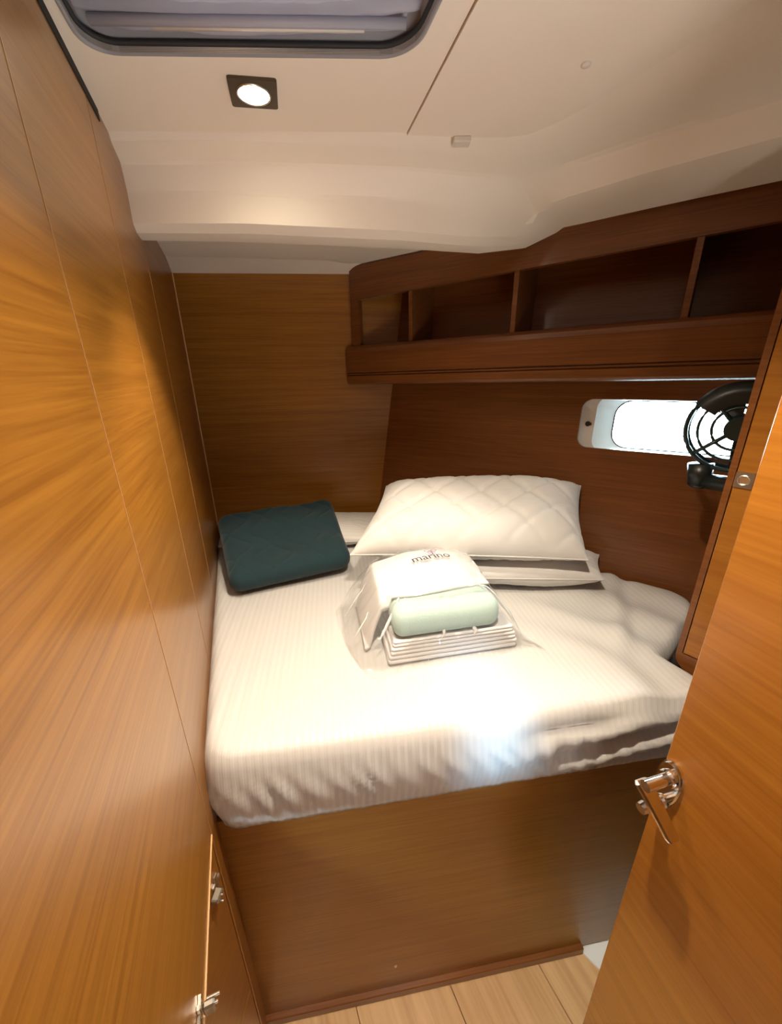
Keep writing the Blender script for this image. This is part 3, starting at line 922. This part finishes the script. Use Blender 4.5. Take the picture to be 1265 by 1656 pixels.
M_GLINT, nt, b = new_mat('film_glint_white')               # whiter, shinier film: glints of light put into the colour
b.inputs['Base Color'].default_value = (0.90, 0.94, 0.95, 1); b.inputs['Roughness'].default_value = 0.15
b.inputs['Coat Weight'].default_value = 0.8; b.inputs['Coat Roughness'].default_value = 0.08
t_ = N(nt, 'ShaderNodeBsdfTransparent'); x_ = N(nt, 'ShaderNodeMixShader'); x_.inputs[0].default_value = 0.62
nt.links.new(t_.outputs[0], x_.inputs[1]); nt.links.new(b.outputs[0], x_.inputs[2]); nt.links.new(x_.outputs[0], nt.nodes['Material Output'].inputs['Surface'])
# clear plastic bag: a draped film over the pack with flat flaps at its rim
F_BAG = F_PACK
RIM = [(0.335, 0.000), (0.366, -0.028), (0.338, 0.03), (0.315, 0.10), (0.29, 0.2), (0.22, 0.252), (0.10, 0.262), (-0.02, 0.262), (-0.085, 0.252), (-0.100, 0.228), (-0.095, 0.17), (-0.085, 0.10), (-0.070, 0.04), (-0.046, -0.018), (-0.024, -0.038), (0.008, -0.020), (0.05, -0.018), (0.15, -0.018), (0.25, -0.018)]
CORE = Vector((0.125, 0.13))
rim = dense_loop(RIM, 0.008, 0.02)
bm = bmesh.new(); rows_ = []
NB = 46
for k in range(NB + 1):
    s = 0.02 + 0.98 * k / NB
    row = []
    for i, p in enumerate(rim):
        Rr = (p - CORE).length
        q = CORE + (p - CORE) * s
        ang = math.atan2(p.y - CORE.y, p.x - CORE.x)
        # envelope of the contents
        bx = max(0.0, max(0.0 - q.x, q.x - 0.255)); by = max(0.0, max(0.062 - q.y, q.y - 0.235))
        dz = math.hypot(bx / 0.085, by / (0.075 if q.y < 0.1 else 0.06))
        top = dome_z(min(max(q.x, 0.0), 0.255), min(max(q.y, 0.062), 0.235)) + 0.006
        zf = top * max(0.0, 1 - dz) ** 0.85 if dz > 0 else top
        fl_ = 0.0045 + 0.006 * abs(noise.noise((p.x * 30, p.y * 30, 2)))
        z = max(zf, fl_)
        w = smooth(0.35, 0.95, s)
        z += w * 0.009 * noise.noise((math.cos(ang) * 8, math.sin(ang) * 8, s * 1.8)) + w * 0.0045 * noise.noise((q.x * 60, q.y * 60, 1))
        # two stretched ridges running from the crown to the front corner and to the right corner
        for ra, wd, am in ((-0.58, 0.11, 0.022), (-2.57, 0.10, 0.020), (-1.50, 0.07, 0.011), (-1.15, 0.07, 0.011), (2.75, 0.12, 0.008), (-2.95, 0.05, 0.008), (-0.25, 0.06, 0.008)):
            dd = math.atan2(math.sin(ang - ra), math.cos(ang - ra))
            z += am * math.exp(-(dd / wd) ** 2) * smooth(0.3, 0.6, s) * (1 - smooth(0.75, 1.0, s))
        row.append(tuple(F_BAG @ Vector((q.x, q.y, max(0.004, z)))))
    rows_.append(row)
grid_into(bm, np.transpose(np.array(rows_), (1, 0, 2)), True)
F_BG = F_PACK @ Matrix.Translation((0.12, 0.1, 0.0))
bag = thing('plastic_bag', F_BG, 'clear plastic bag with a small violet logo holding folded linen', 'bag')
localise(bm, F_BG)
obj('film', bm, M_FILM, F_BG, bag, True)

# narrow whitened ribbons added along the film's folds as painted highlights
for ra, k0, k1, wd in ((-0.52, 20, 45, 0.0052), (-2.50, 22, 37, 0.0052), (-1.62, 33, 38, 0.0045), (-1.05, 33, 38, 0.0050), (-2.85, 34, 43, 0.0022), (2.9, 30, 42, 0.002)):
    i0 = min(range(len(rim)), key=lambda i: abs(math.atan2(math.sin(math.atan2(rim[i].y - CORE.y, rim[i].x - CORE.x) - ra), math.cos(math.atan2(rim[i].y - CORE.y, rim[i].x - CORE.x) - ra))))
    bm = bmesh.new(); rowL = []
    for k in range(k0, k1 + 1):
        t = (k - k0) / (k1 - k0)
        i = (i0 + int(round(1.5 * math.sin(t * 3.0)))) % len(rim)
        c = Vector(rows_[k][i]); tv = (Vector(rows_[k][(i + 1) % len(rim)]) - Vector(rows_[k][i - 1])).normalized()
        rv = (Vector(rows_[min(k + 1, NB)][i]) - Vector(rows_[k - 1][i])).normalized()
        nv_ = tv.cross(rv); nv_ = nv_ if nv_.z > 0 else -nv_
        w_ = wd * math.sin(math.pi * min(0.97, 0.06 + 0.9 * t)) ** 0.7
        rowL.append([c - tv * w_ + nv_ * 0.0012, c + nv_ * (0.0012 + 0.9 * w_), c + tv * w_ + nv_ * 0.0012])
    grid_into(bm, np.array([[tuple(p) for p in r] for r in rowL])); localise(bm, F_BG)
    obj('fold_glint', bm, M_GLINT, F_BG, bag, True)


def text_mesh(body, size, mat_front):
    cu = bpy.data.curves.new('lettering', 'FONT'); cu.body = body; cu.size = size; cu.align_x = 'CENTER'; cu.resolution_u = 3
    o = bpy.data.objects.new('lettering_tmp', cu); COL.objects.link(o)
    dg = bpy.context.evaluated_depsgraph_get()
    me = bpy.data.meshes.new_from_object(o.evaluated_get(dg))
    bpy.data.objects.remove(o); bpy.data.curves.remove(cu)
    bm = bmesh.new(); bm.from_mesh(me); bpy.data.meshes.remove(me)
    return bm


def print_on_bag(bm, c, rot):
    for v in bm.verts:
        x = c[0] + v.co.x * math.cos(rot) - v.co.y * math.sin(rot); y = c[1] + v.co.x * math.sin(rot) + v.co.y * math.cos(rot)
        v.co = F_PACK @ Vector((x, y, dome_z(x, y) + 0.0105))
    localise(bm, F_BG)


bm = text_mesh('marino', 0.036, M_PRINT); print_on_bag(bm, (0.145, 0.158), 0.12); obj('lettering', bm, M_PRINT, F_BG, bag)
bm = bmesh.new()
for sgn in (-1, 1):                       # a small two-winged emblem above the word
    for (cx_, cy_, a, b_) in ((0.009 * sgn, 0.006, 0.008, 0.006), (0.006 * sgn, -0.003, 0.005, 0.004)):
        n = 16
        o_ = [bm.verts.new((cx_ + a * math.cos(2 * math.pi * k / n), cy_ + b_ * math.sin(2 * math.pi * k / n), 0)) for k in range(n)]
        i_ = [bm.verts.new((cx_ + a * .72 * math.cos(2 * math.pi * k / n), cy_ + b_ * .68 * math.sin(2 * math.pi * k / n), 0)) for k in range(n)]
        for k in range(n): bm.faces.new((o_[k], o_[(k + 1) % n], i_[(k + 1) % n], i_[k]))
bm.faces.new([bm.verts.new(p) for p in ((-0.001, -0.012, 0), (0.001, -0.012, 0), (0.0012, 0.004, 0), (-0.0012, 0.004, 0))])
print_on_bag(bm, (0.152, 0.194), 0.12); obj('emblem', bm, M_PRINT_V, F_BG, bag)

# ------------------------------------------------------------------ tall locker beside the berth
lk = thing('tall_locker', F_LOCK @ Matrix.Translation((0, 0, 0.862)), 'tall brown wooden locker with rounded edge at the foot of the berth', 'locker')
LZ0, LZ1, LW = 0.866, 1.84, 0.42
lo = [(0.0, LZ1), (0.0, LZ0 + 0.035)] + [(0.035 - 0.035 * math.cos(t * math.pi / 16), LZ0 + 0.035 - 0.035 * math.sin(t * math.pi / 16)) for t in range(1, 9)] + [(LW, LZ0), (LW, LZ1)]
inn = [(0.0105, LZ1 - 0.03), (0.0105, 0.907), (LW - 0.012, 0.907), (LW - 0.012, LZ1 - 0.03)]
plate('face_frame', M_WOOD_TRIM, F_LOCK, lk, lo, [inn], 0.02)
plate('carcass', M_WOOD_RED, F_LOCK, lk, lo, [], 0.055, to3=lambda u, v, w: (u, 0.02 + w, v))
ld = box('locker_door', M_WOOD_DOOR, F_LOCK, lk, 0.0125, LW - 0.014, -0.002, 0.016, 0.9095, LZ1 - 0.032, 0.0012)
lkp = F_LOCK @ Matrix.Translation((0.0258, -0.002, 1.304))
bm = bmesh.new(); plate_into(bm, rrect(-0.0135, 0.0135, -0.0145, 0.0145, 0.002, 3), [[(0.0085 * math.cos(t * math.pi / 10), 0.0085 * math.sin(t * math.pi / 10)) for t in range(20)]], lambda u, v, w: (u, -0.003 + w, v), 0.003)
pl = obj('push_lock', bm, M_NICKEL_SATIN, lkp, ld); 
# (kept within three levels: locker > door > lock)
bm = bmesh.new(); torus_into(bm, (0, -0.0032, 0), (0, 1, 0), 0.0085, 0.0014, 24, 6); cyl_into(bm, (0, 0.0, 0), (0, -0.0015, 0), 0.0078, 0.0078, 20)
obj('lock_button', bm, M_STEEL, lkp, ld, False)

# ------------------------------------------------------------------ cabin fan clamped beside the locker
FC = Vector((0.715, 0.800, 1.378))
fdir = Vector((-0.62, -0.77, 0.05)).normalized()
F_FAN = frame(FC, fdir.cross(Vector((0, 0, 1))) * -1, (0, 0, 1))   # local y points away from the viewer
fan = thing('cabin_fan', F_FAN, 'small black round caged fan half hidden behind the locker by the window', 'fan')
bm = bmesh.new(); torus_into(bm, (0, 0, 0), (0, 1, 0), 0.087, 0.0045, 48, 8)
P = np.array([[(R_ * math.cos(2 * math.pi * k / 48), y_, R_ * math.sin(2 * math.pi * k / 48)) for y_, R_ in ((0, 0.089), (0.012, 0.0885), (0.028, 0.084), (0.030, 0.080), (0.028, 0.083), (0.01, 0.0865), (0, 0.087))] for k in range(48)])
grid_into(bm, P, True); obj('guard_ring', bm, M_FAN, F_FAN, fan, True)
for R_ in (0.066, 0.043):
    bm = bmesh.new(); torus_into(bm, (0, -0.004, 0), (0, 1, 0), R_, 0.0030, 40, 8); obj('guard_wire', bm, M_FAN, F_FAN, fan, True)
for k in range(4):
    a = math.radians(222 + 90 * k)
    bm = bmesh.new(); tube_into(bm, [(0.02 * math.cos(a), -0.006, 0.02 * math.sin(a)), (0.088 * math.cos(a), 0, 0.088 * math.sin(a))], 0.0042, 8)
    obj('guard_spoke', bm, M_FAN, F_FAN, fan, True)
bm = bmesh.new(); cyl_into(bm, (0, -0.010, 0), (0, 0.05, 0), 0.024, 0.028, 24); obj('motor_hub', bm, M_FAN, F_FAN, fan)
for k in range(2):
    a0 = math.radians(108 + 180 * k)
    Pb = np.zeros((9, 8, 3))
    for i in range(9):
        for j in range(8):
            r_ = 0.02 + 0.058 * i / 8; a = a0 + (j / 7 - 0.5) * math.radians(62) * (0.75 + 0.25 * i / 8) + 0.25 * i / 8
            Pb[i, j] = (r_ * math.cos(a), 0.014 + 0.012 * (j / 7 - 0.5), r_ * math.sin(a))
    bm = bmesh.new(); grid_into(bm, Pb); obj('blade', bm, M_FAN, F_FAN, fan, True)
bm = bmesh.new()
cyl_into(bm, (-0.045, 0.012, -0.080), (-0.040, 0.012, -0.126), 0.024, 0.021, 24)
bmesh.ops.create_uvsphere(bm, u_segments=20, v_segments=10, radius=0.0205, matrix=Matrix.Translation((-0.040, 0.012, -0.126)) @ Matrix.Diagonal((1, 1, .5, 1)))
tube_into(bm, [(-0.040, 0.012, -0.118), (0.02, -0.02, -0.112), (0.068, -0.066, -0.108)], 0.017, 14)
obj('mount', bm, M_BLACK, F_FAN, fan, True)
bm = bmesh.new()
Pb = np.array([[(R_ * math.cos(t), y_, R_ * math.sin(t)) for y_, R_ in ((-0.008, 0.050), (-0.012, 0.072), (-0.006, 0.090), (0.03, 0.094))] for t in np.linspace(math.radians(40), math.radians(150), 20)])
grid_into(bm, Pb); obj('hood', bm, M_BLACK, F_FAN, fan, True)

# ------------------------------------------------------------------ cabin door and handle
dr = thing('door_1', F_DOOR, None, None); tag(dr, kind='structure')
box('leaf', M_WOOD_DOOR, F_DOOR, dr, 0.0, 0.68, 0.0, 0.032, 0.015, 1.84, 0.0015)
hz, hx0 = 0.952, 0.0145
hn = thing('x', F_DOOR @ Matrix.Translation((hx0, 0, hz)), None, None)
bpy.data.objects.remove(hn)
F_HD = F_DOOR @ Matrix.Translation((hx0, 0, hz))
bm = bmesh.new()
ov = [(0.0175 * math.cos(t), 0.028 * math.sin(t) if math.sin(t) > 0 else 0.062 * math.sin(t)) for t in np.linspace(0, 2 * math.pi, 40, endpoint=False)]
for inset, y0, y1 in ((0, 0.0, -0.004), (0.0018, -0.004, -0.0075)):
    f = 1 - inset / 0.02
    plate_into(bm, [(u * f, v * f) for u, v in ov], [], lambda u, v, w, y0=y0, y1=y1: (u, y0 + w, v), y1 - y0)
hd_ = obj('door_handle', bm, M_CHROME, F_HD, dr)
bm = bmesh.new(); cyl_into(bm, (0, -0.007, 0), (0, -0.013, 0), 0.0125, 0.0115, 24); cyl_into(bm, (0, -0.013, 0), (0, -0.048, 0), 0.0078, 0.0082, 20)
nk = obj('neck', bm, M_CHROME, F_HD, hd_, True); nk.modifiers.new('e', 'EDGE_SPLIT').split_angle = math.radians(40)
bm = bmesh.new()
secs = []
for k in range(15):
    t = k / 14
    # a flat bar that leaves the neck and droops towards its tip, its broad face turned up
    x = -0.009 + 0.056 * t; zc = 0.002 - 0.045 * t ** 1.1; yc = -0.046 + 0.006 * t
    hw = (0.0125 - 0.003 * t) * (0.7 if k == 0 else 0.8 if k == 14 else 1.0); th_ = 0.0036
    ax_ = Vector((0.056, 0, -0.05)).normalized(); nn = Vector((-ax_.z, 0, ax_.x))
    secs.append([tuple(Vector((x, yc + a * hw, zc)) + nn * b_ * th_) for a, b_ in ((-1, -.5), (-1, .5), (-.75, 1), (.75, 1), (1, .5), (1, -.5), (.75, -1), (-.75, -1))])
P = np.array(secs); V = grid_into(bm, np.transpose(P, (1, 0, 2)), True)
bm.faces.new([V[k][0] for k in range(8)]); bm.faces.new([V[k][14] for k in range(8)])
lv = obj('lever', bm, M_CHROME, F_HD, hd_)
bm = bmesh.new(); cyl_into(bm, (0, -0.007, -0.046), (0, -0.012, -0.046), 0.010, 0.009, 20); cyl_into(bm, (0, -0.012, -0.046), (0, -0.036, -0.047), 0.006, 0.0055, 16); cyl_into(bm, (0, -0.036, -0.047), (0, -0.044, -0.0475), 0.0085, 0.0075, 20)
obj('thumb_turn', bm, M_CHROME, F_HD, hd_)

# ------------------------------------------------------------------ ajar access flap under the bulkhead with its cup hinges
ang_f = math.radians(24)
xd = Vector((-0.3593, 0.9332, 0)); rot = Matrix.Rotation(-ang_f, 4, 'Z')
F_FLAP = frame(F_LEFT @ Vector((-0.002, 0.002, 0)), rot @ xd)
fp = thing('access_flap', F_FLAP, 'dark wooden access door standing ajar below the left wall panel', 'cabinet door')
box('flap_panel', M_WOOD, F_FLAP, fp, -0.37, 0.0, 0.0, 0.018, 0.30, 0.768, 0.001)
box('lower_panel', M_WOOD, F_FLAP, fp, -0.37, 0.0, 0.0, 0.018, 0.0, 0.297, 0.001)


def hinge(M, label, s=1.0):
    t = thing('cup_hinge', M, label, 'hinge', 'steel hinges under the left wall')
    bm = bmesh.new()
    # winged mounting plate: two ears with screw holes and a cross bar (local x along the wall, z up, y into it)
    w = [(0.028, 0.011), (0.011, 0.008), (0.006, 0.007), (0.005, 0.022), (-0.005, 0.022), (-0.006, 0.007), (-0.011, 0.008), (-0.028, 0.011), (-0.030, -0.006), (-0.012, -0.009), (-0.006, -0.008), (-0.005, -0.022), (0.005, -0.022), (0.006, -0.008), (0.012, -0.009), (0.030, -0.006)]
    ho = [[(cx_ + 0.0045 * math.cos(k * math.pi / 6), 0.001 + 0.0035 * math.sin(k * math.pi / 6)) for k in range(12)] for cx_ in (-0.019, 0.019)]
    plate_into(bm, [(u * s, v * s) for u, v in w], [[(u * s, v * s) for u, v in h] for h in ho], lambda u, v, w_: (u, -0.003 + w_, v), 0.003)
    obj('mounting_plate', bm, M_STEEL, M, t)
    bm = bmesh.new()
    box_into(bm, 0.004 * s, 0.022 * s, -0.016, -0.003, -0.050 * s, -0.010 * s, 0.002)
    obj('hinge_arm', bm, M_NICKEL_SATIN, M, t)
    bm = bmesh.new(); cyl_into(bm, (0.032 * s, -0.006, -0.034 * s), (0.032 * s, -0.02, -0.034 * s), 0.005 * s, 0.004 * s, 14)
    cyl_into(bm, (0.014 * s, -0.015, -0.026 * s), (0.014 * s, -0.019, -0.026 * s), 0.004 * s, 0.0035 * s, 12)
    obj('screw', bm, M_STEEL, M, t)
    return t


hinge(F_LEFT @ Matrix.Translation((-0.218, -0.0005, 0.818)), 'bright steel hinge plate at the lower edge of the left wall, nearer one', 0.45)
hinge(F_FLAP @ Matrix.Translation((-0.016, -0.0005, 0.690)) @ Matrix.Rotation(math.radians(90), 4, 'Y'), 'dull steel hinge on the dark access door near the mattress corner', 0.5)
